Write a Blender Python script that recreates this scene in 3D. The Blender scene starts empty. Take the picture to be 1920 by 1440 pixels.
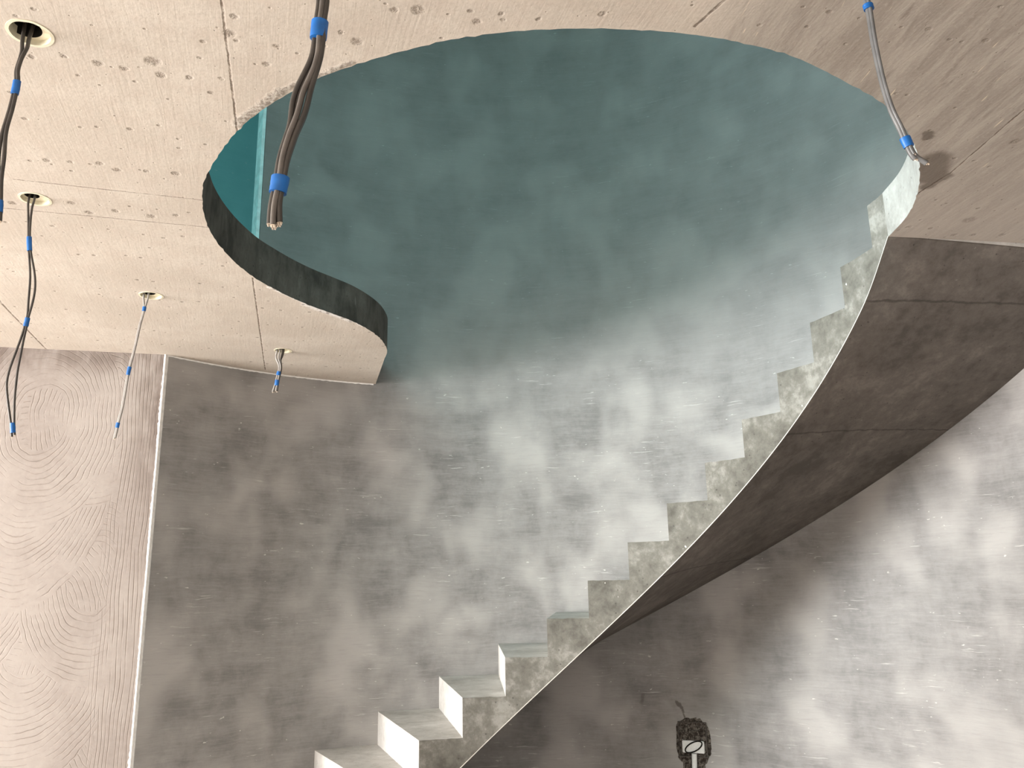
import bpy, bmesh, math, random
from mathutils import Vector, Matrix, noise as mnoise
random.seed(7)
C = bpy.context.scene.collection
sc = bpy.context.scene

# ------------------------------------------------------------------ camera
EYE = 1.52
F_PX, PITCH, ROLL = 1544.7, 0.24255, -0.01796
cam_d = bpy.data.cameras.new('camera'); cam = bpy.data.objects.new('camera', cam_d); C.objects.link(cam)
cam_d.sensor_width = 36.0; cam_d.lens = F_PX / 1920 * 36.0; cam_d.clip_start = 0.05
fwd = Vector((0, math.cos(PITCH), math.sin(PITCH))); up0 = Vector((0, -math.sin(PITCH), math.cos(PITCH))); r0 = Vector((1, 0, 0))
rt = r0 * math.cos(ROLL) + up0 * math.sin(ROLL); ut = up0 * math.cos(ROLL) - r0 * math.sin(ROLL)
m = Matrix.Identity(4)
for i in range(3):
    m[i][0] = rt[i]; m[i][1] = ut[i]; m[i][2] = -fwd[i]; m[i][3] = (0, 0, EYE)[i]
cam.matrix_world = m
sc.camera = cam

# ------------------------------------------------------------------ light
vs = sc.view_settings
vs.view_transform = 'Standard'; vs.look = 'None'; vs.gamma = 1.0; vs.use_curve_mapping = False
vs.exposure = 0.0
w = bpy.data.worlds.new('world'); sc.world = w; w.use_nodes = True
bg = w.node_tree.nodes['Background']; bg.inputs[0].default_value = (0.75, 0.85, 1.0, 1); bg.inputs[1].default_value = 0.25

def area(name, loc, target, sx, sy, power, col):
    l = bpy.data.lights.new(name, 'AREA'); l.shape = 'RECTANGLE'; l.size = sx; l.size_y = sy; l.energy = power; l.color = col
    o = bpy.data.objects.new(name, l); C.objects.link(o); o.location = loc
    o.rotation_euler = (Vector(target) - Vector(loc)).to_track_quat('-Z', 'Y').to_euler()
    return o
area('side_window_light', (-7.3, 0.7, 1.45), (0.0, 2.4, 1.3), 2.8, 2.0, 1280, (0.985, 0.975, 0.965))
area('rear_window_light', (-1.2, -2.85, 1.95), (-0.9, 3.0, 1.2), 4.5, 1.2, 72, (1.0, 0.95, 0.90))
area('skylight', (-1.2, -0.3, 5.5), (0.6, 3.4, 2.6), 2.6, 2.6, 175, (0.46, 0.93, 0.96))
area('upper_window_light', (-7.2, 0.9, 4.1), (1.5, 3.6, 2.8), 3.0, 1.8, 640, (0.62, 0.90, 1.0))

# ------------------------------------------------------------------ material helpers
class NT:
    def __init__(s, name):
        s.m = bpy.data.materials.new(name); s.m.use_nodes = True; s.t = s.m.node_tree
        s.b = s.t.nodes['Principled BSDF']
        s.tc = s.t.nodes.new('ShaderNodeTexCoord')
    def n(s, k, **kw):
        x = s.t.nodes.new(k)
        for a, v in kw.items(): setattr(x, a, v)
        return x
    def put(s, sock, v):
        if v is None: return
        if isinstance(v, bpy.types.NodeSocket): s.t.links.new(v, sock)
        elif isinstance(v, (tuple, list)) and len(v) == 3 and len(sock.default_value) == 4: sock.default_value = (*v, 1)
        else: sock.default_value = v
    def M(s, op, a, b=None, c=None, clamp=False):
        x = s.n('ShaderNodeMath', operation=op, use_clamp=clamp)
        for i, v in enumerate((a, b, c)):
            if v is not None: s.put(x.inputs[i], v)
        return x.outputs[0]
    def V(s, op, a, b=None, sc=None):
        x = s.n('ShaderNodeVectorMath', operation=op); s.put(x.inputs[0], a)
        if b is not None: s.put(x.inputs[1], b)
        if sc is not None: s.put(x.inputs['Scale'], sc)
        return x.outputs['Value'] if op in ('DOT_PRODUCT', 'LENGTH') else x.outputs[0]
    def map(s, v, scale=(1, 1, 1), rot=0.0, loc=(0, 0, 0)):
        x = s.n('ShaderNodeMapping'); s.put(x.inputs[0], v); x.inputs[1].default_value = loc
        x.inputs[2].default_value = (0, 0, rot); x.inputs[3].default_value = scale
        return x.outputs[0]
    def noise(s, v, scale, det=4, rough=.55, dist=0.0, color=False):
        x = s.n('ShaderNodeTexNoise'); s.put(x.inputs['Vector'], v); x.inputs['Scale'].default_value = scale
        x.inputs['Detail'].default_value = det; x.inputs['Roughness'].default_value = rough; x.inputs['Distortion'].default_value = dist
        return x.outputs[1 if color else 0]
    def step(s, v, lo, hi, a=0.0, b=1.0, smooth=True):
        x = s.n('ShaderNodeMapRange'); x.interpolation_type = 'SMOOTHSTEP' if smooth else 'LINEAR'
        s.put(x.inputs[0], v)
        for i, k in enumerate((lo, hi, a, b)): s.put(x.inputs[i + 1], k)
        return x.outputs[0]
    def mix(s, f, a, b, mode='MIX'):
        x = s.n('ShaderNodeMix', data_type='RGBA', blend_type=mode)
        s.put(x.inputs[0], f); s.put(x.inputs[6], a); s.put(x.inputs[7], b)
        return x.outputs[2]
    def xyz(s, v):
        x = s.n('ShaderNodeSeparateXYZ'); s.put(x.inputs[0], v); return x.outputs
    def vec(s, a, b, c=0.0):
        x = s.n('ShaderNodeCombineXYZ')
        for i, v in enumerate((a, b, c)): s.put(x.inputs[i], v)
        return x.outputs[0]
    def seg(s, v, a, b, w0, w1):
        """1 inside a line a-b drawn on the surface, 0 outside"""
        a = Vector((*a, 0)); b = Vector((*b, 0)); ab = b - a
        pa = s.V('SUBTRACT', v, tuple(a))
        t = s.M('DIVIDE', s.V('DOT_PRODUCT', pa, tuple(ab)), ab.length_squared, clamp=True)
        d = s.V('LENGTH', s.V('SUBTRACT', pa, s.V('SCALE', tuple(ab), sc=t)))
        return s.step(d, w0, w1, 1.0, 0.0)
    def mx(s, *vals):
        o = vals[0]
        for v in vals[1:]: o = s.M('MAXIMUM', o, v)
        return o
    def pits(s, v, cu, cv, ju, jv, r0, r1, keep, seed=0.0):
        """small dark spots in loose rows: one candidate per cell of cu x cv metres"""
        x = s.xyz(v); U = s.M('DIVIDE', x[0], cu); W = s.M('DIVIDE', x[1], cv)
        cell = s.vec(s.M('FLOOR', U), s.M('FLOOR', W), seed)
        wn = s.n('ShaderNodeTexWhiteNoise', noise_dimensions='3D'); s.put(wn.inputs[0], cell)
        r = s.xyz(wn.outputs['Color'])
        du = s.M('ADD', s.M('MULTIPLY', s.M('SUBTRACT', s.M('FRACT', U), .5), cu), s.M('MULTIPLY', s.M('SUBTRACT', r[0], .5), ju))
        dv = s.M('ADD', s.M('MULTIPLY', s.M('SUBTRACT', s.M('FRACT', W), .5), cv), s.M('MULTIPLY', s.M('SUBTRACT', r[1], .5), jv))
        d = s.V('LENGTH', s.vec(du, s.M('MULTIPLY', dv, 1.2)))
        rad = s.M('ADD', r0, s.M('MULTIPLY', r[2], r1 - r0))
        msk = s.step(s.M('DIVIDE', d, rad), .25, 1.05, 1.0, 0.0)
        return s.M('MULTIPLY', msk, s.M('GREATER_THAN', keep, wn.outputs['Value']))
    def bump(s, h, strength, dist=.01, prev=None):
        x = s.n('ShaderNodeBump'); s.put(x.inputs['Height'], h); x.inputs['Strength'].default_value = strength
        x.inputs['Distance'].default_value = dist
        if prev is not None: s.put(x.inputs['Normal'], prev)
        return x.outputs[0]
    def done(s, col, rough=.8, nrm=None, spec=.3):
        s.put(s.b.inputs['Base Color'], col); s.put(s.b.inputs['Roughness'], rough)
        s.b.inputs['Specular IOR Level'].default_value = spec
        if nrm is not None: s.put(s.b.inputs['Normal'], nrm)
        return s.m

def plain(name, col, rough=.6, spec=.4, nscale=60, amt=.12):
    t = NT(name); n = t.noise(t.tc.outputs['Object'], nscale, 3)
    c = t.mix(t.step(n, .3, .7), tuple(x * (1 - amt) for x in col), tuple(min(1, x * (1 + amt)) for x in col))
    return t.done(c, rough, None, spec)

# --- polished grey plaster of the curved wall: cloudy trowel mottling, thin pale trowel marks
def mat_plaster(name, dark, mid, light, streak=.5):
    t = NT(name); uv = t.tc.outputs['UV']
    hz = t.xyz(uv)[1]; act = t.step(hz, 2.3, 3.1, 1.0, .35)      # the upper storey is trowelled smoother
    wp = t.V('ADD', uv, t.V('SCALE', t.V('SUBTRACT', t.noise(uv, 3.0, 3, .5, 0, True), (.5, .5, .5)), sc=.05))
    dust = t.noise(t.map(uv, (1.15, .9, 1), 0, (.35, .6, 0)), 2.1, 2.5, .5, .25)
    cloud2 = t.noise(t.map(wp, (1.7, 1.0, 1), 0, (7, 3, 0)), 3.0, 7, .66, .2)
    band = t.noise(t.map(wp, (1.0, 4.2, 1), .05, (3, 9, 0)), 1.9, 8, .68)
    fine = t.noise(t.map(wp, (4, 50, 1), .03), 2.0, 7, .72)
    mot = t.noise(uv, 34, 8, .8)
    f = t.M('ADD', t.M('MULTIPLY', cloud2, .42), t.M('MULTIPLY', band, .42)); f = t.M('ADD', f, t.M('MULTIPLY', mot, .16)); f = t.M('ADD', .5, t.M('MULTIPLY', t.M('SUBTRACT', f, .5), act))
    c = t.mix(t.step(f, .38, .56), dark, mid)
    c = t.mix(t.M('MULTIPLY', t.step(dust, .43, .66), t.M('MULTIPLY', t.M('ADD', act, .12), .8)), c, light)
    c = t.mix(t.M('MULTIPLY', t.step(f, .52, .64), .45), c, light)
    c = t.mix(t.M('MULTIPLY', t.step(fine, .42, .72), t.M('MULTIPLY', act, .26)), c, light)
    c = t.mix(t.M('MULTIPLY', t.step(t.noise(t.map(wp, (3, 40, 1), .02, (1, 6, 0)), 2.4, 7, .75), .48, .75), t.M('MULTIPLY', act, .3)), c, dark)
    c = t.mix(t.M('MULTIPLY', t.step(mot, .5, .8), .12), c, dark)
    # thin pale trowel scratches, in patches
    sc1 = t.noise(t.map(wp, (2.6, 46, 1), .06, (5, 5, 0)), 2.2, 4, .6, .3)
    patch = t.noise(t.map(uv, (1, 1.4, 1), 0, (11, 2, 0)), 3.0, 3)
    scr = t.M('MULTIPLY', t.M('MULTIPLY', t.step(sc1, .62, .67), t.step(patch, .50, .60)), act)
    c = t.mix(t.M('MULTIPLY', scr, streak), c, (.62, .6, .57))
    nick = t.step(t.noise(t.map(uv, (1, 2.2, 1), 0, (2, 8, 0)), 26, 3, .5), .69, .72)
    c = t.mix(t.M('MULTIPLY', t.M('MULTIPLY', nick, t.M('MULTIPLY', act, t.step(patch, .45, .55))), .7), c, (.66, .64, .6))
    hgt = t.M('ADD', t.M('MULTIPLY', band, .6), t.M('MULTIPLY', fine, .3))
    return t, uv, c, t.bump(hgt, .12, .02)

t, uv, c, nb = mat_plaster('grey_polished_plaster', (.17, .161, .155), (.265, .252, .243), (.41, .39, .371))
# damp mortar marks beside the chased box (surface coordinates: arc length from 90 degrees, height)
g = t.xyz(uv)
vv = t.vec(g[0], g[1])
wob = t.V('ADD', vv, t.V('SCALE', t.V('SUBTRACT', t.noise(uv, 25, 3, .6, 0, True), (.5, .5, .5)), sc=.03))
st = t.mx(t.seg(wob, (.893, .885), (.915, .855), .006, .014), t.seg(wob, (.915, .855), (.935, .805), .002, .007),
          t.M('MULTIPLY', t.seg(wob, (.705, .915), (.69, .875), .004, .014), .6))
c = t.mix(t.M('MULTIPLY', st, .75), c, (.07, .055, .045))
M_WALL = t.done(c, .52, nb, .35)
t, uv, c, nb = mat_plaster('turquoise_plaster', (.15, .38, .385), (.20, .46, .465), (.26, .54, .54), .1)
M_TEAL = t.done(c, .6, nb, .3)

# --- trowelled undercoat with combed arcs
t = NT('combed_render'); uv = t.tc.outputs['UV']
w1 = t.V('ADD', uv, t.V('SCALE', t.V('SUBTRACT', t.noise(uv, 2.2, 3, .5, 0, True), (.5, .5, .5)), sc=.09))
fans = [(-.3, 2.9, 9), (.30, -.6, 2.3), (.95, 1.05, .75), (.62, .75, .62), (.10, .95, .60), (.50, 1.32, .55), (.95, 1.75, .62), (.25, 1.60, .42), (.60, 2.05, .50),
        (1.05, 2.35, .5), (.30, 2.42, .40), (.56, 2.38, .46), (1.6, 1.3, .7), (1.5, 2.1, .6), (2.2, 1.7, .8), (2.1, .8, .8)]
dd = None
for fx, fz, fr_ in fans:
    d_ = t.V('LENGTH', t.V('MULTIPLY', t.V('SUBTRACT', w1, (fx, fz, 0)), (1.25, .85, 0)))
    ph = t.M('ADD', d_, fx * 3.7)
    if dd is None: dd = ph; continue
    mk = t.M('MULTIPLY', t.M('LESS_THAN', d_, fr_), t.M('GREATER_THAN', d_, .13))
    dd = t.M('ADD', t.M('MULTIPLY', dd, t.M('SUBTRACT', 1.0, mk)), t.M('MULTIPLY', ph, mk))
dd = t.M('MULTIPLY', dd, 40.0)
dd = t.M('ADD', dd, t.M('MULTIPLY', t.noise(uv, 8, 3, .5), 1.3))
fr = t.M('ABSOLUTE', t.M('SUBTRACT', t.M('FRACT', dd), .5))
ln = t.step(fr, .0, .13, 1.0, 0.0)
brk = t.step(t.noise(t.map(uv, (1, 1, 1), 0, (3, 3, 0)), 7, 4, .7), .38, .66)
ln = t.M('MULTIPLY', ln, brk)
# straight vertical grooves beside the corner (u runs from the corner)
gx = t.xyz(uv)
vg = t.M('MULTIPLY', t.M('ADD', gx[0], t.M('MULTIPLY', t.noise(t.map(uv, (1, .5, 1)), 2.5, 2), .1)), 58.0)
vl = t.M('MULTIPLY', t.step(t.M('ABSOLUTE', t.M('SUBTRACT', t.M('FRACT', vg), .5)), 0, .16, 1.0, 0.0), t.step(t.noise(t.map(uv, (30, 2, 1)), 1.5, 3), .4, .55))
edge = t.step(gx[0], .14, .24, 1.0, 0.0)
ln = t.M('ADD', t.M('MULTIPLY', ln, t.M('SUBTRACT', 1.0, edge)), t.M('MULTIPLY', vl, edge))
cl = t.noise(t.map(uv, (1, 1, 1), 0, (4, 1, 0)), 1.8, 4, .55)
c = t.mix(t.step(cl, .35, .65), (.30, .26, .235), (.37, .33, .30))
c = t.mix(t.M('MULTIPLY', t.step(t.noise(uv, 30, 5, .7), .35, .7), .22), c, (.47, .425, .39))
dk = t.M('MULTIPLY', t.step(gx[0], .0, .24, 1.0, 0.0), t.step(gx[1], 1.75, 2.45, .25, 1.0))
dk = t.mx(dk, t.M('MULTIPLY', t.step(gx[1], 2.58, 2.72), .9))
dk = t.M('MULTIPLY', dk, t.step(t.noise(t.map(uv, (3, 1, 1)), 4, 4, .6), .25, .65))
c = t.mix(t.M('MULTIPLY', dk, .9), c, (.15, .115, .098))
c = t.mix(t.M('MULTIPLY', ln, .72), c, (.2, .165, .14))
dots = t.step(t.noise(uv, 60, 2), .77, .8)
c = t.mix(t.M('MULTIPLY', dots, .5), c, (.15, .11, .09))
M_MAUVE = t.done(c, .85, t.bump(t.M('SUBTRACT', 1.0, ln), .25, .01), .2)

# --- board-marked concrete underside of the slab
t = NT('board_marked_concrete'); P = t.tc.outputs['Object']
x = t.xyz(P); P2 = t.vec(x[0], x[1])
wv = t.V('ADD', P2, t.V('SCALE', t.V('SUBTRACT', t.noise(P2, 40, 4, .8, 0, True), (.5, .5, .5)), sc=.009))
wc = t.V('ADD', P2, t.V('SCALE', t.V('SUBTRACT', t.noise(P2, 22, 4, .7, 0, True), (.5, .5, .5)), sc=.03))
B = t.map(P2, (1, 1, 1), math.radians(-17))          # board axes: u along the boards
R = t.map(P2, (1, 1, 1), math.radians(-5))           # right-hand boards run towards the camera
right = t.step(t.M('ADD', x[0], t.M('MULTIPLY', x[1], .12)), .60, .80)
cl = t.noise(P2, 2.2, 5, .55, .3); mot = t.noise(P2, 14, 5, .65, .4); fin = t.noise(P2, 90, 4, .7)
base = t.mix(t.step(cl, .35, .65), (.52, .455, .388), (.60, .535, .464))
base = t.mix(t.M('MULTIPLY', t.step(mot, .42, .65), .5), base, (.52, .44, .375))
base = t.mix(t.M('MULTIPLY', t.step(fin, .45, .7), .5), base, (.43, .37, .31))
grain = t.noise(t.map(B, (70, 5, 1)), 1.0, 4, .6, 1.2)
base = t.mix(t.M('MULTIPLY', t.step(grain, .5, .7), .28), base, (.44, .38, .32))
rb = t.mix(t.step(t.noise(t.map(R, (14, 1.8, 1)), 1.6, 8, .7, .3), .38, .64), (.32, .275, .235), (.42, .37, .32))
rb = t.mix(t.M('MULTIPLY', t.step(t.noise(t.map(R, (60, 4.5, 1)), 1.0, 7, .78, .2), .52, .68), .55), rb, (.22, .185, .155))
rb = t.mix(t.M('MULTIPLY', t.step(t.noise(t.map(R, (30, 5, 1), 0, (3, 9, 1)), 1.5, 5, .6), .62, .72), .5), rb, (.2, .165, .14))
rb = t.mix(t.M('MULTIPLY', t.step(fin, .5, .72), .4), rb, (.5, .44, .38))
near = t.step(x[1], 2.0, 2.7, 1.0, 0.0)
rb = t.mix(t.M('MULTIPLY', t.M('SUBTRACT', 1.0, near), .55), rb, (.46, .40, .35))
scr = t.step(t.noise(t.map(R, (120, 9.0, 1), 0, (4, 4, 0)), 1.0, 2, .5), .70, .74)
rb = t.mix(t.M('MULTIPLY', t.M('MULTIPLY', scr, near), .8), rb, (.72, .62, .48))
col = t.mix(right, base, rb)
pit = t.mx(t.pits(B, .085, .235, .08, .035, .005, .0115, .72), t.pits(B, .13, .14, .12, .13, .003, .008, .6, 5.0),
           t.M('MULTIPLY', t.pits(B, .05, .06, .05, .06, .001, .0035, .5, 9.0), .8))
spots = [(-0.189,1.55,0.018),(-0.242,1.549,0.0103),(-0.778,1.779,0.0104),(-0.842,1.766,0.0135),(-0.919,1.738,0.012),(-0.97,1.716,0.0135),(-0.839,1.713,0.0206),(-1.112,1.687,0.0092),(-1.037,1.687,0.0091),(-0.702,1.785,0.0088),(-0.575,1.731,0.0114),(-0.343,1.654,0.0149),(-0.373,1.62,0.008),(-0.625,1.616,0.0165),(-1.339,2.161,0.0128),(-1.276,2.173,0.0091),(-1.196,2.185,0.0126),(-1.164,2.224,0.0145),(-1.081,2.234,0.0108),(-1.001,2.253,0.0143),(-1.593,2.425,0.0163),(-1.408,2.432,0.0139),(-1.387,2.503,0.0161),(-1.296,2.494,0.0139),(-1.196,2.539,0.0159),(-1.113,2.534,0.0118),(-0.063,1.592,0.0117),(-0.009,1.567,0.0077),(0.074,1.587,0.0078),(0.215,1.573,0.0091),(1.625,2.685,0.0262),(1.634,2.811,0.0135),(1.705,2.814,0.0136),(1.815,2.819,0.0139),(1.432,2.734,0.0108),(1.517,2.751,0.0109),(1.472,2.154,0.0168),(-0.595,1.56,0.0107)]
wsp = t.V('ADD', P2, t.V('SCALE', t.V('SUBTRACT', t.noise(P2, 60, 3, .6, 0, True), (.5, .5, .5)), sc=.012))
pit2 = t.mx(*[t.step(t.V('LENGTH', t.V('SUBTRACT', wsp, (sx_, sy_, 0))), sr_ * .4, sr_ * 1.15, 1.0, 0.0) for sx_, sy_, sr_ in spots])
pit = t.mx(pit, t.M('MULTIPLY', pit2, .95))
pit = t.M('MULTIPLY', pit, t.step(t.noise(P2, 120, 3), .30, .60, .35, 1.0))
col = t.mix(t.M('MULTIPLY', pit, t.M('SUBTRACT', .68, t.M('MULTIPLY', right, .3))), col, (.17, .13, .10))
seams = [((-.59, 1.45), (-.742, 2.03), .0008, .0042), ((-1.5, 2.27), (-.95, 2.44), .0004, .003), ((-2.2, 2.30), (-1.02, 2.638), .0004, .003),
         ((-1.035, 3.11), (-1.40, 4.52), .001, .0048), ((-2.0, 2.7), (-2.21, 3.42), .002, .005), ((-2.188, 3.334), (-2.385, 4.054), .002, .0055),
         ((1.336, 2.483), (1.376, 2.34), .002, .005), ((1.376, 2.34), (1.40, 1.9), .001, .004), ((.43, 1.62), (.53, 1.44), .0015, .006)]
smk = t.step(t.noise(P2, 25, 3, .6), .3, .6, .25, 1.0)
sm = t.mx(*[t.seg(wv, a, b, w0, w1) for a, b, w0, w1 in seams]); sm = t.M('MULTIPLY', sm, smk)
col = t.mix(t.M('MULTIPLY', sm, .85), col, (.14, .10, .075))
# dark patch by the stair head and grout smears round the opening
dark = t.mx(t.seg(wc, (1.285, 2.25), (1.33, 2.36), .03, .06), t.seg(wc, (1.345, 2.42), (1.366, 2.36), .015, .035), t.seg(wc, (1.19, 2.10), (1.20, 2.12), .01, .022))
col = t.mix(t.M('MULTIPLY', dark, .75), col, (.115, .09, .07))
gro = t.mx(t.seg(wc, (-.73, 1.99), (-.57, 1.84), .006, .022), t.seg(wc, (-.57, 1.84), (-.37, 1.73), .003, .014))
col = t.mix(t.M('MULTIPLY', gro, .8), col, t.mix(t.step(t.noise(P2, 70, 4, .7), .42, .6), (.17, .14, .115), (.46, .42, .37)))
fil = t.mx(t.seg(wc, (-1.0, 3.22), (-.90, 3.42), .004, .014), t.seg(wc, (-.90, 3.44), (-.74, 3.68), .012, .034), t.seg(wc, (-.74, 3.68), (-.69, 3.8), .003, .012))
fm = t.noise(P2, 38, 4, .6)
col = t.mix(t.M('MULTIPLY', fil, .9), col, t.mix(t.step(fm, .5, .56), (.72, .69, .66), (.33, .30, .28)))
hh = t.M('SUBTRACT', t.M('MULTIPLY', fin, .25), t.mx(pit, sm)); hh = t.M('ADD', hh, t.M('MULTIPLY', grain, .25))
hh = t.M('ADD', hh, t.M('MULTIPLY', t.mx(gro, fil), t.M('MULTIPLY', fm, 1.5)))
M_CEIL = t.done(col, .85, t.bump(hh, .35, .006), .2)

# --- raw cast concrete: stair string, treads, risers, slab edge, soffit
def mat_raw(name, dark, mid, light, specks=1.0, drips=0.0, seams3=None, vs=1.0):
    t = NT(name); P = t.tc.outputs['Object']
    big = t.noise(P, 3.2, 4, .55, .5); m2 = t.noise(t.map(P, (1, 1, vs)), 17, 8, .72, .15); f = t.noise(P, 80, 4, .7)
    k = t.M('ADD', t.M('MULTIPLY', big, .5), t.M('MULTIPLY', m2, .5))
    c = t.mix(t.step(k, .38, .52), dark, mid); c = t.mix(t.step(k, .5, .64), c, light)
    c = t.mix(t.M('MULTIPLY', t.step(f, .45, .75), .25), c, dark)
    vo = t.n('ShaderNodeTexVoronoi', feature='F1'); t.put(vo.inputs['Vector'], P); vo.inputs['Scale'].default_value = 34
    pore = t.M('MULTIPLY', t.step(vo.outputs['Distance'], .08, .16, 1.0, 0.0), t.step(t.noise(P, 12, 2), .5, .6))
    c = t.mix(t.M('MULTIPLY', pore, .55), c, tuple(v * .4 for v in dark))
    sp = t.step(t.noise(t.map(P, (1, 1, .6), 0, (3, 1, 2)), 48, 2, .5), .755, .78)
    c = t.mix(t.M('MULTIPLY', sp, .7 * specks), c, (.75, .73, .69))
    if drips:
        x = t.xyz(P); an = t.M('ARCTAN2', t.M('SUBTRACT', x[1], 2.686), t.M('SUBTRACT', x[0], .018))
        dv = t.vec(t.M('MULTIPLY', an, 12.0), t.M('MULTIPLY', x[2], 1.6))
        dr = t.step(t.noise(dv, 1.6, 4, .6), .55, .7)
        c = t.mix(t.M('MULTIPLY', dr, drips), c, (.03, .028, .025))
        lr = t.step(t.noise(t.V('ADD', dv, (9, 9, 0)), 3.2, 2, .5), .72, .76)
        c = t.mix(t.M('MULTIPLY', lr, .25), c, (.35, .33, .3))
    if seams3:
        x = t.xyz(P); vv = t.vec(x[0], x[1])
        wv = t.V('ADD', vv, t.V('SCALE', t.V('SUBTRACT', t.noise(vv, 14, 3, .6, 0, True), (.5, .5, .5)), sc=.02))
        s_ = t.mx(*[t.seg(wv, a, b, .002, .006) for a, b in seams3])
        c = t.mix(t.M('MULTIPLY', s_, .55), c, tuple(v * .4 for v in dark))
    h = t.M('SUBTRACT', t.M('MULTIPLY', m2, .6), pore)
    return t.done(c, .82, t.bump(h, .3, .006), .25)

CX, CY = 0.018, 2.686
RI, RW = 1.381, 2.3785
TH, DT = 1.4788, 0.14534
RISE, Z0 = 0.172, 1.3756
ZC, ZT, DROP = 2.749, 2.9237, 0.2917
A_END = math.radians(5.4)
def pol(r, a, z=0.0): return Vector((CX + r * math.cos(a), CY + r * math.sin(a), z))
def soffit_z(a): return Z0 + RISE * (TH - a) / DT - DROP

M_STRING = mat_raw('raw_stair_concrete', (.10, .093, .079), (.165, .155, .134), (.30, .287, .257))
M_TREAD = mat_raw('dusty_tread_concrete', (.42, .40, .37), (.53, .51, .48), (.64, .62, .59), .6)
M_EDGE = mat_raw('stained_shaded_slab_edge', (.05, .046, .039), (.10, .093, .080), (.155, .146, .126), .1, .45, vs=.4)  # stains and drips, plus shade of the rim turned from the window
M_EDGE2 = mat_raw('lit_slab_edge', (.25, .242, .22), (.35, .34, .315), (.44, .43, .40), .3)  # paler copy: window light on the right rim put into the colour
sseams = [((pol(RI, math.radians(a), 0).to_2d() - Vector((CX, CY))), (pol(RW, math.radians(b), 0).to_2d() - Vector((CX, CY)))) for a, b in ((34, 30), (62, 57), (13, 12))]
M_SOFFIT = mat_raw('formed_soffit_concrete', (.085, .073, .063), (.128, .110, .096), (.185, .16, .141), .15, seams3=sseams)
M_ARRIS = plain('pale_grout_arris', (.60, .57, .51), .8, .2, 30)
M_BEAD = plain('white_corner_plaster', (.80, .78, .75), .8, .2, 40, .08)
M_FLOOR = plain('dusty_screed_floor', (.47, .44, .40), .9, .2, 4)
M_SHELL = plain('plain_plaster', (.62, .58, .54), .9, .2, 4, .05)
M_UPPER = plain('upper_plaster', (.50, .56, .56), .9, .2, 4, .05)

# ------------------------------------------------------------------ mesh helpers
def link(name, bm, mats, parent=None, smooth=None, kind=None, **props):
    bm.normal_update()
    me = bpy.data.meshes.new(name); bm.to_mesh(me); bm.free()
    for mt in (mats if isinstance(mats, (list, tuple)) else [mats]): me.materials.append(mt)
    if smooth:
        for p in me.polygons: p.use_smooth = True
        me.set_sharp_from_angle(angle=math.radians(smooth))
    o = bpy.data.objects.new(name, me); C.objects.link(o)
    if parent: o.parent = parent
    if kind: o['kind'] = kind
    for k, v in props.items(): o[k] = v
    return o
def empty(name, loc, label, cat, group=None):
    o = bpy.data.objects.new(name, None); C.objects.link(o); o.location = loc; o.empty_display_size = .1
    o['label'] = label; o['category'] = cat
    if group: o['group'] = group
    return o
def box(bm, x0, x1, y0, y1, z0, z1, mi=0):
    v = [bm.verts.new((x, y, z)) for z in (z0, z1) for y in (y0, y1) for x in (x0, x1)]
    for q in ((0, 2, 3, 1), (4, 5, 7, 6), (0, 1, 5, 4), (2, 6, 7, 3), (0, 4, 6, 2), (1, 3, 7, 5)):
        bm.faces.new([v[i] for i in q]).material_index = mi
def grid_wall(bm, pts, z0s, z1s, out, thick, udist, nz=2, mi=0):
    """wall with the visible face on polyline pts (2-D), thickness going along out(i); uv = (distance, height)"""
    uvl = bm.loops.layers.uv.verify()
    n = len(pts)
    inner = [[bm.verts.new((pts[i][0], pts[i][1], z0s + (z1s - z0s) * k / nz)) for k in range(nz + 1)] for i in range(n)]
    outer = [[bm.verts.new((pts[i][0] + out[i][0] * thick, pts[i][1] + out[i][1] * thick, z)) for z in (z0s, z1s)] for i in range(n)]
    def f(vs, us):
        fc = bm.faces.new(vs); fc.material_index = mi
        for lp, u in zip(fc.loops, us): lp[uvl].uv = (u, lp.vert.co.z)
    for i in range(n - 1):
        for k in range(nz):
            f([inner[i][k], inner[i][k + 1], inner[i + 1][k + 1], inner[i + 1][k]], [udist[i], udist[i], udist[i + 1], udist[i + 1]])
        f([outer[i][0], outer[i + 1][0], outer[i + 1][1], outer[i][1]], [udist[i], udist[i + 1], udist[i + 1], udist[i]])
        f([inner[i][-1], outer[i][1], outer[i + 1][1], inner[i + 1][-1]], [udist[i]] * 4)
        f([inner[i][0], inner[i + 1][0], outer[i + 1][0], outer[i][0]], [udist[i]] * 4)
    for i, rev in ((0, 0), (n - 1, 1)):
        vs = [outer[i][0], outer[i][1]] + inner[i][::-1]
        f(vs[::-1] if rev else vs, [udist[i] + (.0 if q > 1 else thick) for q in range(len(vs))])
D = math.radians
# ------------------------------------------------------------------ the room
bm = bmesh.new()
A_W0, A_UP = D(140.75), D(129.1)
def arc_wall(bm, a0, a1, r, z0, z1, th, n, mi=0):
    an = [a0 + (a1 - a0) * i / n for i in range(n + 1)]
    grid_wall(bm, [(CX + r * math.cos(a), CY + r * math.sin(a)) for a in an], z0, z1, [(math.cos(a), math.sin(a)) for a in an], th,
              [r * (math.pi / 2 - a) for a in an], 3, mi)
arc_wall(bm, A_UP, 0.0, RW, 0.0, 5.6, .075, 110)
arc_wall(bm, A_W0, A_UP, RW, 0.0, ZC, .075, 10)
bmesh.ops.recalc_face_normals(bm, faces=bm.faces)
link('wall_curved', bm, M_WALL, smooth=30, kind='structure', label='curved polished grey plaster wall behind the staircase')
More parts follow.
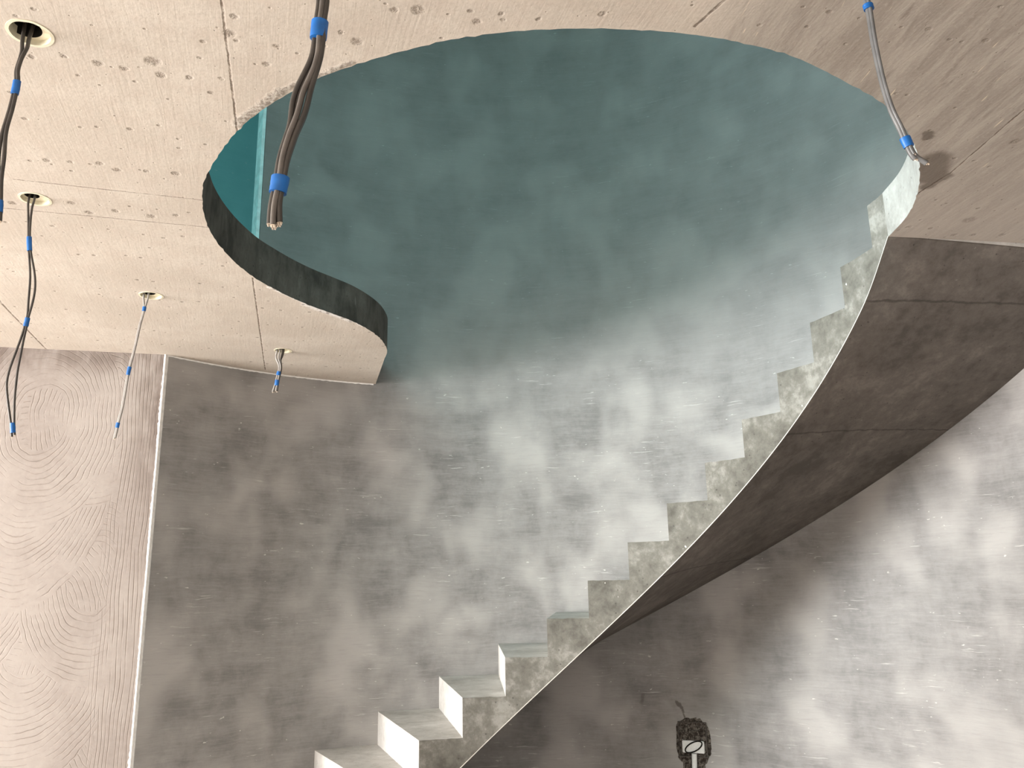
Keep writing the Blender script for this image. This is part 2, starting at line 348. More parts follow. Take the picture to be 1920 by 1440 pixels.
# turquoise lining: end return of the upper wall and the wall set back beyond it
bm = bmesh.new()
a = A_UP
p0 = pol(RW + .003, a + .0012); p1 = pol(RW + .075, a + .0012)
grid_wall(bm, [(p1.x, p1.y), (p0.x, p0.y)], ZT, 5.6, [(-math.sin(a) , math.cos(a))] * 2, .02, [0, .08])
bmesh.ops.recalc_face_normals(bm, faces=bm.faces)
link('trim_3', bm, plain('pale_turquoise_edge', (.66, .86, .86), .7, .3, 20), kind='structure')
bm = bmesh.new()
arc_wall(bm, D(190), D(100), 3.35, ZT, 5.6, .1, 60)
bmesh.ops.recalc_face_normals(bm, faces=bm.faces)
link('wall_upper_back', bm, M_TEAL, smooth=30, kind='structure')
# combed wall left of the corner
pc = pol(RW + .002, D(140.8)).to_2d(); pts = [pc, Vector((-2.589, 3.993)), Vector((-7.5, 2.50))]
n_ = Vector((-.29, .957))
ud = [0, (pts[1] - pts[0]).length, (pts[1] - pts[0]).length + (pts[2] - pts[1]).length]
bm = bmesh.new()
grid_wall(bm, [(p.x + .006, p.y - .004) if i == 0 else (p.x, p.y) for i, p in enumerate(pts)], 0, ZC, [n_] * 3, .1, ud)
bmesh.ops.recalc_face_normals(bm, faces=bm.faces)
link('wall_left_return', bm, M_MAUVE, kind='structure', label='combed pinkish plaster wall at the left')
# corner bead: ragged white strip on the arris
bm = bmesh.new(); rows = []
for i in range(260):
    z = ZC * i / 259
    wn = abs(mnoise.noise(Vector((0, 0, z * 3.1)))) ; wf = mnoise.noise(Vector((3, 1, z * 38)))
    big = max(0, mnoise.noise(Vector((9, 2, z * 2.3)))) * .02
    wl = .008 + max(0, wn - .15) * .012 + wf * .003 + big * max(0, mnoise.noise(Vector((4, 4, z * 60))) + .3); wr = .0035 + .0015 * wf
    dl = (pts[1] - pts[0]).normalized(); aR = A_W0 - wr / RW; q = pol(RW - .004, aR)
    cc = Vector((pc.x + .001, pc.y - .011))
    rows.append([bm.verts.new((pc.x + dl.x * wl + .001, pc.y + dl.y * wl - .009, z)), bm.verts.new((cc.x, cc.y, z)), bm.verts.new((q.x, q.y, z)),
                 bm.verts.new((pc.x + .01, pc.y + .02, z))])
for i in range(259):
    for k in range(4):
        bm.faces.new([rows[i][k], rows[i][(k + 1) % 4], rows[i + 1][(k + 1) % 4], rows[i + 1][k]])
bmesh.ops.recalc_face_normals(bm, faces=bm.faces)
link('trim_1', bm, M_BEAD, kind='structure')
# thin pale plaster line where the curved wall meets the ceiling
bm = bmesh.new(); rows = []
for i in range(140):
    a = A_W0 + (D(111.4) - A_W0) * i / 139; hgt = .007 + .003 * mnoise.noise(Vector((i * .4, 0, 0)))
    rows.append([bm.verts.new(pol(RW - .006, a, ZC - .0005)), bm.verts.new(pol(RW - .003, a, ZC - hgt)), bm.verts.new(pol(RW + .01, a, ZC - hgt)), bm.verts.new(pol(RW + .01, a, ZC - .0005))])
for i in range(139):
    for k in range(4):
        bm.faces.new([rows[i][k], rows[i + 1][k], rows[i + 1][(k + 1) % 4], rows[i][(k + 1) % 4]])
bmesh.ops.recalc_face_normals(bm, faces=bm.faces)
link('trim_2', bm, M_BEAD, kind='structure')

# remaining walls of the two storeys, floor, roof
bm = bmesh.new()
grid_wall(bm, [(CX + RW, CY), (CX + RW, -3)], 0, 5.6, [(1, 0)] * 2, .1, [RW * math.pi / 2, RW * math.pi / 2 + CY + 3])
bmesh.ops.recalc_face_normals(bm, faces=bm.faces)
link('wall_right', bm, M_WALL, kind='structure')
bm = bmesh.new()
X = -7.5
box(bm, X - .1, X, -3, 6.2, 0, .3); box(bm, X - .1, X, -3, 6.2, 2.6, 5.6); box(bm, X - .1, X, -3, -.8, .3, 2.6); box(bm, X - .1, X, 2.2, 6.2, .3, 2.6)
link('wall_left', bm, M_SHELL, kind='structure')
bm = bmesh.new()
box(bm, -7.5, CX + RW, -3.1, -3, 0, 1.3); box(bm, -7.5, CX + RW, -3.1, -3, 2.6, 5.6); box(bm, -7.5, -3.6, -3.1, -3, 1.3, 2.6); box(bm, 1.2, CX + RW, -3.1, -3, 1.3, 2.6)
link('wall_back', bm, M_SHELL, kind='structure')
bm = bmesh.new(); box(bm, -7.6, 2.6, -3.1, 6.2, -.1, 0); link('floor', bm, M_FLOOR, kind='structure')
bm = bmesh.new(); box(bm, -7.6, 2.6, -3.1, 6.2, 5.6, 5.7); link('ceiling_upper', bm, M_UPPER, kind='structure')

# ------------------------------------------------------------------ the slab with the freeform opening
rim = [(-.839, 4.912), (-.765, 4.62), (-.695, 4.339), (-.662, 4.215), (-.652, 4.10), (-.660, 3.955), (-.692, 3.816), (-.747, 3.677), (-.812, 3.571), (-.884, 3.461),
       (-.940, 3.353), (-.988, 3.233), (-1.028, 3.110), (-1.051, 2.96), (-1.057, 2.82), (-1.050, 2.70), (-1.034, 2.60), (-1.005, 2.485), (-.939, 2.313),
       (-.836, 2.149), (-.729, 2.01), (-.627, 1.91), (-.515, 1.824), (-.422, 1.767), (-.267, 1.70), (-.108, 1.648), (.063, 1.624), (.257, 1.626), (.458, 1.656),
       (.679, 1.733), (.886, 1.865), (1.013, 1.962), (1.157, 2.129), (1.25, 2.276), (1.336, 2.47), (1.382, 2.645)]
endp = pol(RI, A_END); rim.append((endp.x, endp.y))
def catmull(P, step):
    out = []
    for i in range(len(P) - 1):
        p0, p1, p2, p3 = [Vector(P[max(0, min(len(P) - 1, j))]) for j in (i - 1, i, i + 1, i + 2)]
        n = max(1, int((p2 - p1).length / step))
        for k in range(n):
            s = k / n
            out.append(.5 * ((2 * p1) + (p2 - p0) * s + (2 * p0 - 5 * p1 + 4 * p2 - p3) * s * s + (3 * p1 - p0 - 3 * p2 + p3) * s ** 3))
    out.append(Vector(P[-1])); return out
first = [Vector(rim[0]).lerp(Vector(rim[2]), k / 18) for k in range(18)]      # straight end edge by the wall
curve = first + catmull(rim[2:], .018)
wall_end = pol(RW + .02, D(7.1)); wall_end0 = Vector((wall_end.x, wall_end.y))
start = Vector((CX + (RW + .02) * math.cos(D(111.0)), CY + (RW + .02) * math.sin(D(111.0))))
outer = [wall_end0] + [pol(RW + .02, D(x)).to_2d() for x in (4, 0)] + [Vector((CX + RW + .02, -3)), Vector((-7.5, -3)), Vector((-7.5, 2.50 + .02)), Vector((-2.589, 4.01))] \
    + [pol(RW + .02, D(140.4 + (111 - 140.4) * i / 14)).to_2d() for i in range(15)]
holes = [((-1.069, 1.604), .034, .046), ((-1.509, 2.400), .0385, .045), ((-1.523, 3.293), .043, .047), ((-1.198, 4.149), .040, .044), ((-.363, 1.395), .04, .046), ((.755, 1.47), .04, .046)]
# poly: curve (start -> stair head) then outer
inner_pts = []
for i, p in enumerate(curve):
    t_ = (curve[min(i + 1, len(curve) - 1)] - curve[max(i - 1, 0)]).normalized(); nn = Vector((-t_.y, t_.x))
    amp = .0042 if 30 < i < len(curve) - 12 else .0008
    q = p + nn * amp * (mnoise.noise(Vector((i * .8, 0, 0))) + .6 * mnoise.noise(Vector((i * 2.3, 5, 0))))
    inner_pts.append((p, q))
bm = bmesh.new()
def ring(z, use_jit): return [bm.verts.new((q.x, q.y, z)) if use_jit else bm.verts.new((p.x, p.y, z)) for p, q in inner_pts]
loop_lo_in = ring(ZC, True); loop_lo_out = [bm.verts.new((p.x, p.y, ZC)) for p in outer]
hole_lo = []; edges = []
def closed(vs): return [bm.edges.new((vs[i], vs[(i + 1) % len(vs)])) for i in range(len(vs))]
edges += closed(loop_lo_in + loop_lo_out)
for (hx, hy), r_, rr in holes:
    vs = [bm.verts.new((hx + rr * math.cos(2 * math.pi * k / 36) * (1 + .02 * mnoise.noise(Vector((k * .9, hx, 0)))), hy + rr * math.sin(2 * math.pi * k / 36), ZC)) for k in range(36)]
    hole_lo.append(vs); edges += closed(vs)
bmesh.ops.triangle_fill(bm, use_beauty=True, use_dissolve=False, edges=edges)
for f in list(bm.faces):
    f.material_index = 0
    if f.normal.z > 0: f.normal_flip()
# walls of the rim
mid = [bm.verts.new((p.x, p.y, ZC + .012)) for p, q in inner_pts]
top = [bm.verts.new((p.x, p.y, ZT)) for p, q in inner_pts]
ang = lambda v: math.degrees(math.atan2(v.co.y - CY, v.co.x - CX))
for i in range(len(mid) - 1):
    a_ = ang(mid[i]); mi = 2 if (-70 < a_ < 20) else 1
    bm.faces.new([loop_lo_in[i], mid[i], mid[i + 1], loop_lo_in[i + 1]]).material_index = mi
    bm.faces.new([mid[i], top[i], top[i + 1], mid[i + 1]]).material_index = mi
for vs in hole_lo:
    up_ = [bm.verts.new((v.co.x, v.co.y, ZC + .09)) for v in vs]
    for i in range(36): bm.faces.new([vs[i], vs[(i + 1) % 36], up_[(i + 1) % 36], up_[i]]).material_index = 1
    bm.faces.new(up_).material_index = 1
top_out = [bm.verts.new((p.x, p.y, ZT)) for p in outer]
all_lo = loop_lo_out; 
for i in range(len(outer) - 1): bm.faces.new([all_lo[i], all_lo[i + 1], top_out[i + 1], top_out[i]]).material_index = 1
bm.faces.new([loop_lo_out[-1], loop_lo_in[0], mid[0], top[0], top_out[-1]]).material_index = 1
bm.faces.new([loop_lo_in[-1], loop_lo_out[0], top_out[0], top[-1], mid[-1]]).material_index = 1
e2 = closed_top = [bm.edges.get((a, b)) or bm.edges.new((a, b)) for a, b in zip(top + top_out, (top + top_out)[1:] + [top[0]])]
bmesh.ops.triangle_fill(bm, use_beauty=True, edges=e2)
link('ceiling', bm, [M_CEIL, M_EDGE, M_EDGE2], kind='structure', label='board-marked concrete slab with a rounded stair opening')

# pale plaster line down the slab's end against the opening
# ------------------------------------------------------------------ the staircase
stair = empty('staircase', (CX, CY, 0), 'curved raw concrete staircase climbing the grey plaster wall to the ceiling opening', 'staircase')
def jit(bm, amp, f=30):
    for v in bm.verts:
        d = Vector([mnoise.noise(v.co * f + Vector((k * 17, 0, 0))) for k in range(3)]); v.co += d * amp
def sector(a0, a1, r0, r1, top_z, bot, na, nr, nz, a1o=None):
    """block of a curved flight; a0 > a1; bot(a) gives its underside; material 0 string, 1 tread/riser"""
    bm = bmesh.new(); V = {}
    def vert(i, j, k):
        if (i, j, k) not in V:
            f = j / nr; r = r0 + (r1 - r0) * f; e = a1 if a1o is None else a1 + (a1o - a1) * f
            a = a0 + (e - a0) * i / na; zb = bot(a); z = zb + (top_z(a) - zb) * k / nz
            V[(i, j, k)] = bm.verts.new(pol(r, a, z) - Vector((CX, CY, 0)))
        return V[(i, j, k)]
    def quad(a, b, c, d, mi): bm.faces.new((vert(*a), vert(*b), vert(*c), vert(*d))).material_index = mi
    for i in range(na):
        for j in range(nr):
            quad((i, j, nz), (i, j + 1, nz), (i + 1, j + 1, nz), (i + 1, j, nz), 1); quad((i, j, 0), (i + 1, j, 0), (i + 1, j + 1, 0), (i, j + 1, 0), 0)
        for k in range(nz):
            quad((i, 0, k), (i, 0, k + 1), (i + 1, 0, k + 1), (i + 1, 0, k), 0); quad((i, nr, k), (i + 1, nr, k), (i + 1, nr, k + 1), (i, nr, k + 1), 0)
    for j in range(nr):
        for k in range(nz):
            quad((0, j, k), (0, j + 1, k), (0, j + 1, k + 1), (0, j, k + 1), 1); quad((na, j, k), (na, j, k + 1), (na, j + 1, k + 1), (na, j + 1, k), 1)
    bmesh.ops.recalc_face_normals(bm, faces=bm.faces)
    return bm
THK = .005
def sz(a):
    s = soffit_z(a)
    w_ = max(0, min(1, (D(14) - a) / D(9))); w_ = w_ * w_ * (3 - 2 * w_)
    return s + (ZC - soffit_z(A_END)) * w_
for k in range(-7, 10):
    a0 = TH - DT * k; a1 = a0 - DT
    z = Z0 + RISE * k
    bot = lambda a: max(0.0, sz(a) + THK)
    last = k == 9
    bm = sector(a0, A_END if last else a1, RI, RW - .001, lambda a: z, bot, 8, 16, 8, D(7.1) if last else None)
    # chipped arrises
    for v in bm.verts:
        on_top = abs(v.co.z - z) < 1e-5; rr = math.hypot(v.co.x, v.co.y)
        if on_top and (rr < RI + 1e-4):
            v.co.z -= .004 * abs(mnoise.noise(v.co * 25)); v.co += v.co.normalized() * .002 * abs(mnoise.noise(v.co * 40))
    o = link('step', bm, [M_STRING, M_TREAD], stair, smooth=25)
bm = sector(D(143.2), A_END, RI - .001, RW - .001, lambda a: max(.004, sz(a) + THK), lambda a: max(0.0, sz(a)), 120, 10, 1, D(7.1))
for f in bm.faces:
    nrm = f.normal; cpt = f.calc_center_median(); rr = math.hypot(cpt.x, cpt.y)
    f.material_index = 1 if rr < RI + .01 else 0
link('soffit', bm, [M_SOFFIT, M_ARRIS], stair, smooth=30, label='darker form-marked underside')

# ------------------------------------------------------------------ ceiling boxes and hanging cables
M_CREAM = plain('cream_plastic', (.74, .68, .52), .5, .4, 50, .06)
M_HOLE = plain('dark_void', (.02, .018, .015), .9, .1)
M_CABLE = plain('grey_cable', (.05, .043, .037), .4, .5, 20, .2)
M_CABLEL = plain('pale_grey_cable', (.30, .28, .26), .4, .5, 20, .15)
M_COPPER = plain('cut_cable_end', (.62, .52, .42), .5, .5, 200, .3)
M_TAPE = plain('blue_tape', (.003, .105, .36), .45, .5, 30, .15)
def box_thing(i, label):
    (hx, hy), rd, rr = holes[i]
    root = empty('ceiling_box', (hx, hy, ZC), label, 'ceiling box')
    # lip: thin cream ring standing just proud of the hole, ragged inner edge
    bm = bmesh.new(); n = 40; V = []
    for k in range(n):
        a = 2 * math.pi * k / n; j = 1 + .03 * mnoise.noise(Vector((math.cos(a) * 2, math.sin(a) * 2, i)))
        ri = rr * .90; V.append([bm.verts.new((r * math.cos(a) * j, r * math.sin(a) * j, zz)) for r, zz in ((ri, .03), (ri, -.0012), (rr * 1.06, -.0012), (rr * 1.06, .0))])
    for k in range(n):
        for q in range(3): bm.faces.new([V[k][q], V[(k + 1) % n][q], V[(k + 1) % n][q + 1], V[k][q + 1]])
    bmesh.ops.recalc_face_normals(bm, faces=bm.faces); link('rim', bm, M_CREAM, root, smooth=40)
    # back plate with an off-centre dark knockout
    bm = bmesh.new(); off = (-rr * .22, -rr * .05); r2 = {0: .72, 1: .48, 2: .58, 3: .42}.get(i, .5) * rr
    o_, i_, d_ = [], [], []
    for k in range(n):
        a = 2 * math.pi * k / n
        o_.append(bm.verts.new((rr * .92 * math.cos(a), rr * .92 * math.sin(a), .012)))
        i_.append(bm.verts.new((off[0] + r2 * math.cos(a), off[1] + r2 * math.sin(a), .012)))
        d_.append(bm.verts.new((off[0] + r2 * math.cos(a), off[1] + r2 * math.sin(a), .075)))
    for k in range(n):
        k1 = (k + 1) % n
        bm.faces.new([o_[k], o_[k1], i_[k1], i_[k]]).material_index = 0
        bm.faces.new([i_[k], i_[k1], d_[k1], d_[k]]).material_index = 1
    bm.faces.new(d_).material_index = 1
    bmesh.ops.recalc_face_normals(bm, faces=bm.faces)
    for f in bm.faces:
        if abs(f.normal.z) > .5 and f.normal.z > 0: f.normal_flip()
    link('back_plate', bm, [M_CREAM, M_HOLE], root)
    return root
box_thing(0, 'round ceiling box topmost at left, mostly a dark hole with a cream lip')
box_thing(1, 'round cream ceiling box second from top at left, two cables looping from it')
box_thing(2, 'round ceiling box nearest above the combed wall, one thin straight cable from it')
box_thing(3, 'small cream ceiling box near the grey wall and the tip of the slab')

def spline(P, n):
    P = [Vector(p) for p in P]; out = []
    for i in range(len(P) - 1):
        p0, p1, p2, p3 = [P[max(0, min(len(P) - 1, j))] for j in (i - 1, i, i + 1, i + 2)]
        for k in range(n):
            s = k / n
            out.append(.5 * ((2 * p1) + (p2 - p0) * s + (2 * p0 - 5 * p1 + 4 * p2 - p3) * s * s + (3 * p1 - p0 - 3 * p2 + p3) * s ** 3))
    out.append(P[-1]); return out
def tube(bm, pts, rad, seg=10, flat=1.0, mi=0, cap_mi=None, rads=None):
    rings = []; up = Vector((0, 1, 0))
    for i, p in enumerate(pts):
        t_ = (pts[min(i + 1, len(pts) - 1)] - pts[max(i - 1, 0)]).normalized()
        s_ = t_.cross(up).normalized(); u_ = s_.cross(t_)
        r = rads[i] if rads else rad
        rings.append([bm.verts.new(p + s_ * math.cos(2 * math.pi * k / seg) * r + u_ * math.sin(2 * math.pi * k / seg) * r * flat) for k in range(seg)])
    for i in range(len(rings) - 1):
        for k in range(seg):
            bm.faces.new([rings[i][k], rings[i][(k + 1) % seg], rings[i + 1][(k + 1) % seg], rings[i + 1][k]]).material_index = mi
    bm.faces.new(rings[0][::-1]).material_index = mi
    bm.faces.new(rings[-1]).material_index = mi if cap_mi is None else cap_mi
def cable(path, root_loc, label, wires, tapes, tape_r, mats, group=None, hole_end=True):
    """wires: list of (radius, [(s, sideways, depth)...] offset profile, end_shift); tapes: list of (s, length)"""
    root = empty('cable_bundle', root_loc, label, 'electrical cable', group)
    L = Vector(root_loc)
    dense = spline([Vector(p) - L for p in path], 10); N = len(dense) - 1
    for wi, (rad, prof, cut, mi) in enumerate(wires):
        pts = []
        for i, p in enumerate(dense):
            s = i / N
            if s > cut: break
            ox = oy = 0
            for q in range(len(prof) - 1):
                if prof[q][0] <= s <= prof[q + 1][0] + 1e-9:
                    f = (s - prof[q][0]) / (prof[q + 1][0] - prof[q][0]); f = f * f * (3 - 2 * f)
                    ox = prof[q][1] + (prof[q + 1][1] - prof[q][1]) * f; oy = prof[q][2] + (prof[q + 1][2] - prof[q][2]) * f
            t_ = (dense[min(i + 1, N)] - dense[max(i - 1, 0)]).normalized(); s_ = Vector((0, 1, 0)).cross(t_).normalized()
            if s_.x < 0: s_ = -s_
            pts.append(p + s_ * ox + Vector((0, oy, 0)))
        bm = bmesh.new(); tube(bm, pts, rad, 10, 1.0, 0, 1)
        # cut copper cores
        d_ = (pts[-1] - pts[-2]).normalized()
        for cx_ in (-.4, .4):
            tube(bm, [pts[-1] + Vector((cx_ * rad, 0, 0)), pts[-1] + Vector((cx_ * rad, 0, 0)) + d_ * rad * .8], rad * .3, 6, 1, 1)
        link('wire', bm, [mats[mi], M_COPPER], root, smooth=50)
    for s, ln in tapes:
        i0 = max(0, int((s - ln / 2) * N)); i1 = min(N, max(i0 + 2, int(round((s + ln / 2) * N))))
        pts = dense[i0:i1 + 1]
        bm = bmesh.new(); tube(bm, pts, tape_r, 14, .85, rads=[tape_r * (1 + .08 * mnoise.noise(Vector((i * 1.3, s * 9, 0)))) for i in range(len(pts))])
        link('tape', bm, M_TAPE, root, smooth=50)
    return root

# topmost left cable: two wires
cable([(-1.083, 1.612, 2.81), (-1.081, 1.604, 2.735), (-1.080, 1.604, 2.70), (-1.086, 1.604, 2.656), (-1.083, 1.604, 2.623), (-1.087, 1.604, 2.563), (-1.095, 1.604, 2.498), (-1.093, 1.604, 2.434), (-1.089, 1.604, 2.384), (-1.084, 1.604, 2.334), (-1.080, 1.604, 2.284)],
      (-1.083, 1.604, 2.749), 'taped cable hanging from the topmost left ceiling box, running off the left edge',
      [(.0042, [(0, -.004, 0), (.25, -.003, .002), (.55, -.003, 0), (.68, -.006, 0), (.8, -.003, 0), (1, -.004, 0)], 1, 0), (.0042, [(0, .010, .01), (.12, .008, .004), (.25, .003, -.002), (.55, .003, 0), (.68, .006, 0), (.8, .003, 0), (1, .004, 0)], .98, 0)],
      [(.42, .06), (.915, .05)], .0085, [M_CABLE])
cable([(-1.515, 2.400, 2.81), (-1.518, 2.398, 2.753), (-1.519, 2.398, 2.707), (-1.507, 2.398, 2.594), (-1.485, 2.398, 2.481), (-1.481, 2.398, 2.394), (-1.483, 2.398, 2.337), (-1.493, 2.398, 2.257), (-1.503, 2.398, 2.173), (-1.500, 2.398, 2.107), (-1.485, 2.398, 2.014), (-1.479, 2.398, 1.980)],
      (-1.518, 2.398, 2.749), 'two thin grey cables with three blue tapes, hanging in long loops before the combed wall',
      [(.0034, [(0, -.006, 0), (.1, -.009, 0), (.26, -.002, 0), (.4, -.006, 0), (.53, -.002, 0), (.56, -.003, 0), (.76, -.016, 0), (.93, -.004, 0), (1, -.004, 0)], 1, 0),
       (.0034, [(0, .004, .006), (.1, .009, 0), (.26, .002, 0), (.4, .011, 0), (.53, .002, 0), (.56, .003, 0), (.76, .012, 0), (.93, .004, 0), (1, .004, 0)], .99, 0)],
      [(.275, .03), (.545, .03), (.925, .05)], .0078, [M_CABLE])
cable([(-1.542, 3.289, 2.80), (-1.544, 3.289, 2.745), (-1.545, 3.289, 2.685), (-1.557, 3.289, 2.615), (-1.570, 3.289, 2.510), (-1.585, 3.289, 2.414), (-1.596, 3.289, 2.272), (-1.608, 3.289, 2.194), (-1.615, 3.289, 2.135)],
      (-1.544, 3.289, 2.749), 'single straight pale cable with three blue tapes, hanging across the combed wall corner',
      [(.0042, [(0, -.006, 0), (.12, -.008, 0), (.25, -.001, 0), (1, -.002, 0)], 1, 0), (.0042, [(0, .012, .004), (.12, .012, 0), (.25, .002, 0), (1, .002, 0)], .99, 0)],
      [(.25, .035), (.62, .035), (.88, .035)], .0078, [M_CABLEL])
cable([(-1.212, 4.149, 2.79), (-1.214, 4.149, 2.746), (-1.220, 4.149, 2.705), (-1.212, 4.149, 2.653), (-1.220, 4.149, 2.590), (-1.225, 4.149, 2.525)],
      (-1.214, 4.149, 2.749), 'short bundle of pale wires with blue tape in front of the grey wall',
      [(.0045, [(0, -.014, 0), (.3, -.016, 0), (.55, -.002, 0), (.8, -.006, 0), (1, -.016, 0)], 1, 0), (.0045, [(0, -.002, .004), (.3, -.002, .004), (.55, .006, 0), (.8, .004, 0), (1, -.002, .0)], .97, 0),
       (.0045, [(0, .010, 0), (.3, .013, 0), (.55, .010, 0), (.8, .008, 0), (1, .006, 0)], .99, 1), (.0045, [(0, .018, .006), (.3, .017, .006), (.55, .004, .006), (.8, -.001, .006), (1, -.008, .006)], .98, 1)],
      [(.70, .06), (.84, .06)], .0115, [M_CABLEL, M_CABLE])
cable([(-.363, 1.40, 2.83), (-.363, 1.40, 2.731), (-.361, 1.40, 2.656), (-.365, 1.40, 2.601), (-.370, 1.40, 2.535), (-.385, 1.40, 2.465), (-.396, 1.40, 2.402), (-.410, 1.40, 2.352), (-.421, 1.40, 2.307), (-.427, 1.40, 2.258), (-.432, 1.40, 2.215), (-.431, 1.40, 2.172)],
      (-.363, 1.40, 2.749), 'thick bundle of dark grey cables with blue tape hanging before the turquoise opening',
      [(.0056, [(0, -0.0088, 0), (.25, -0.0075, 0), (.36, -0.0075, 0.0025), (.5, -0.0200, 0.0025), (.62, -0.0100, 0), (.85, -0.0075, 0), (1, -0.0100, 0)], .985, 0),
       (.0056, [(0, -0.0025, 0.0075), (.25, -0.0037, 0.0075), (.36, -0.0025, 0.0075), (.5, -0.0100, 0.0050), (.62, -0.0050, 0.0075), (.85, -0.0037, 0.0075), (1, -0.0037, 0.0075)], .995, 0),
       (.0056, [(0, 0.0000, -0.0063), (.25, 0.0013, -0.0063), (.4, 0.0063, -0.0063), (.5, -0.0013, -0.0075), (.62, -0.0025, -0.0075), (.85, 0.0013, -0.0075), (1, -0.0013, -0.0075)], 1, 1),
       (.0056, [(0, 0.0063, 0.0050), (.25, 0.0050, 0.0050), (.4, 0.0088, 0.0037), (.5, 0.0088, 0.0037), (.62, 0.0050, 0.0037), (.85, 0.0050, 0.0037), (1, 0.0063, 0.0037)], .99, 0),
       (.0056, [(0, 0.0100, -0.0037), (.25, 0.0088, -0.0037), (.4, 0.0125, -0.0050), (.5, 0.0112, -0.0050), (.62, 0.0075, -0.0050), (.85, 0.0075, -0.0037), (1, 0.0100, -0.0037)], .985, 0)],
      [(.29, .05), (.825, .055)], .0168, [M_CABLE, plain('brown_grey_cable', (.11, .096, .084), .4, .5, 20, .2)])
K = 1.47 / 1.75
c6 = [(.897, 1.75, 3.06), (.897, 1.75, 3.005), (.893, 1.75, 2.912), (.895, 1.75, 2.881), (.896, 1.75, 2.806), (.899, 1.75, 2.744), (.905, 1.75, 2.673), (.915, 1.75, 2.609), (.929, 1.75, 2.562), (.941, 1.75, 2.517), (.952, 1.75, 2.486), (.975, 1.75, 2.463)]
cable([(x * K, y * K, EYE + (z - EYE) * K) for x, y, z in c6], (.755, 1.47, 2.749), 'grey cable bundle with blue tape ending at the stair head on the right',
      [(.0052, [(0, -.003, 0), (.5, -.0025, 0), (.9, -.003, 0), (1, -.004, 0)], .93, 0), (.0050, [(0, .003, .002), (.5, .0025, .002), (.9, .003, .001), (1, .004, 0)], 1, 0),
       (.0036, [(0, .0, -.005), (.5, .0, -.005), (.9, .0, -.004), (1, .0, -.003)], .9, 0)],
      [(.24, .05), (.815, .05)], .0105, [plain('blue_grey_cable', (.12, .12, .12), .4, .5, 20, .15)])
box_thing(4, 'ceiling box above the thick dark cable bundle, just beyond the top edge')
box_thing(5, 'ceiling box above the right-hand grey cable, just beyond the top edge')

# ------------------------------------------------------------------ chased wall box with conduit, low on the curved wall under the stair
aB = D(66.65); rB = RW
root = empty('wall_box', pol(rB, aB, .70), 'dark chased electrical box with white plate and conduit low on the wall under the stair', 'electrical box')
root.rotation_euler = (0, 0, aB - math.pi / 2)    # local x along the wall (to the left as seen outward), -y into the room
def Lp(x, z, y=0.0): return Vector((x, y, z))
def patch(bm, outline, depth, amp, seed, mi=0, rows=5):
    n = len(outline); cx_ = sum(p[0] for p in outline) / n; cz_ = sum(p[1] for p in outline) / n; rings = []
    for r in range(rows + 1):
        f = 1 - r / rows; ring = []
        for p in outline:
            x_, z_ = cx_ + (p[0] - cx_) * f, cz_ + (p[1] - cz_) * f
            h = 0 if r == 0 else depth + amp * mnoise.noise(Vector((x_ * 60, z_ * 60, seed)))
            curv = (x_ * x_) / (2 * RW)
            ring.append(bm.verts.new((x_, -h - curv + .001, z_)))
            if r == rows: break
        rings.append(ring)
    for r in range(rows - 1):
        for k in range(n): bm.faces.new([rings[r][k], rings[r][(k + 1) % n], rings[r + 1][(k + 1) % n], rings[r + 1][k]]).material_index = mi
    for k in range(n): bm.faces.new([rings[rows - 1][k], rings[rows - 1][(k + 1) % n], rings[rows][0]]).material_index = mi
    bmesh.ops.recalc_face_normals(bm, faces=bm.faces)
def blob(w_, h_, n=44, j=.12, seed=0, p=3.0):
    o = []
    for k in range(n):
        a = 2 * math.pi * k / n; c_, s_ = math.cos(a), math.sin(a)
        r = (abs(c_) ** p + abs(s_) ** p) ** (-1 / p) * (1 + j * mnoise.noise(Vector((c_ * 2.5, s_ * 2.5, seed))))
        o.append((c_ * r * w_, s_ * r * h_))
    return o
t = NT('dark_mortar'); P = t.tc.outputs['Object']
k_ = t.noise(P, 55, 5, .7, .8)
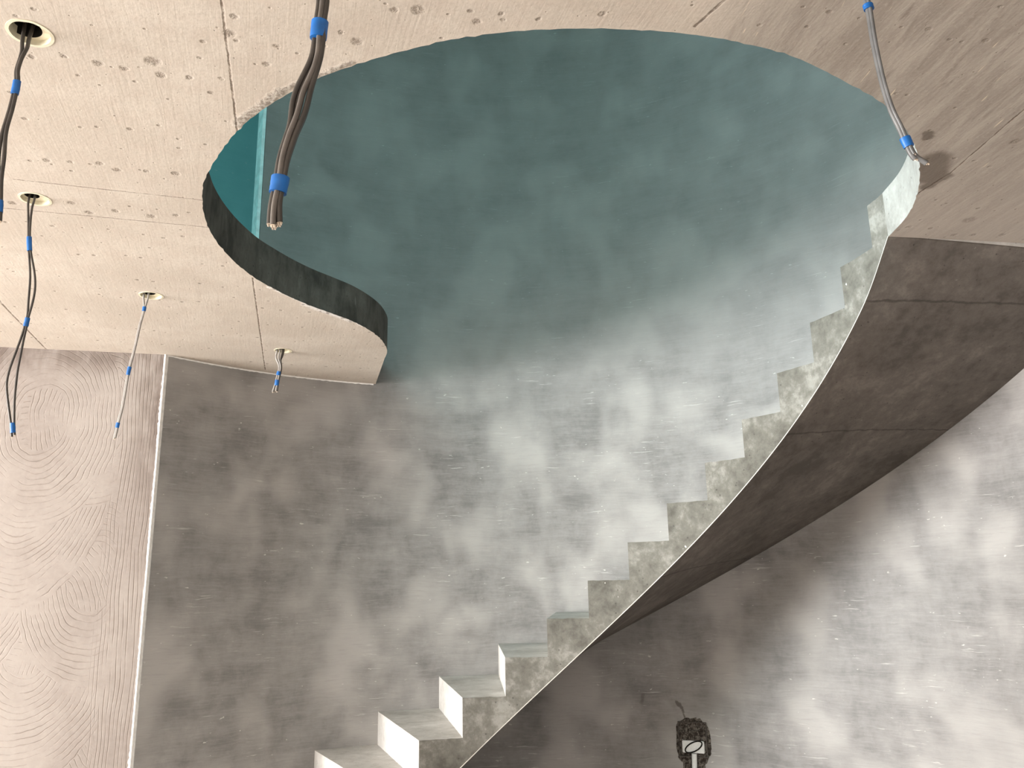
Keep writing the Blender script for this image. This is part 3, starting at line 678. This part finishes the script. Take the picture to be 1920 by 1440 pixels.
M_MORTAR = t.done(t.mix(t.step(k_, .42, .62), (.035, .027, .022), (.20, .175, .15)), .9, t.bump(k_, .6, .01), .2)
bm = bmesh.new(); patch(bm, [(x, z - .02) for x, z in blob(.098, .125, seed=3)], .004, .006, 2, rows=14); link('mortar_surround', bm, M_MORTAR, root, smooth=60, label='rough dark mortar round the box')
bm = bmesh.new(); patch(bm, [(x - .005, z - .20) for x, z in blob(.062, .16, seed=8)], .003, .004, 6, rows=14); link('mortar_chase', bm, M_MORTAR, root, smooth=60, label='dark mortar strip down the conduit')
bm = bmesh.new()      # box frame: open rectangle with a dark inside
def framebox(bm, w_, z0, z1, y0, y1, th):
    box(bm, -w_, -w_ + th, y0, y1, z0, z1); box(bm, w_ - th, w_, y0, y1, z0, z1); box(bm, -w_ + th, w_ - th, y0, y1, z0, z0 + th); box(bm, -w_ + th, w_ - th, y0, y1, z1 - th, z1)
framebox(bm, .078, -.095, .085, -.016, .0, .004); link('box_frame', bm, plain('weathered_box', (.10, .085, .075), .8, .2), root)
bm = bmesh.new(); box(bm, -.07, .07, -.016, -.008, .02, .04); box(bm, -.035, -.025, -.016, -.006, .04, .08); link('cross_bar', bm, M_MORTAR, root)
M_WHITE = plain('white_plastic', (.82, .82, .80), .5, .4, 120, .05)
bm = bmesh.new(); box(bm, -.058, .062, -.022, -.010, -.072, -.010); bmesh.ops.bevel(bm, geom=bm.edges[:], offset=.003, segments=2, affect='EDGES'); link('plate', bm, M_WHITE, root, label='white plate')
bm = bmesh.new()
lp = [Vector((.045 * math.cos(a) + .005 + .012 * math.sin(a), -.026, -.040 + .028 * math.sin(a) + .012 * math.cos(a))) for a in [2 * math.pi * k / 40 * 1.04 for k in range(41)]]
tube(bm, lp, .0035, 8, 1.0); link('wire_loop', bm, M_HOLE, root, smooth=60, label='black wire loop on the plate')
bm = bmesh.new(); tube(bm, [Vector((.004, -.014, -.075)), Vector((-.003, -.014, -.25)), Vector((-.004, -.014, -.40))], .0145, 16, 1); link('conduit', bm, M_WHITE, root, smooth=60, label='white conduit stub')
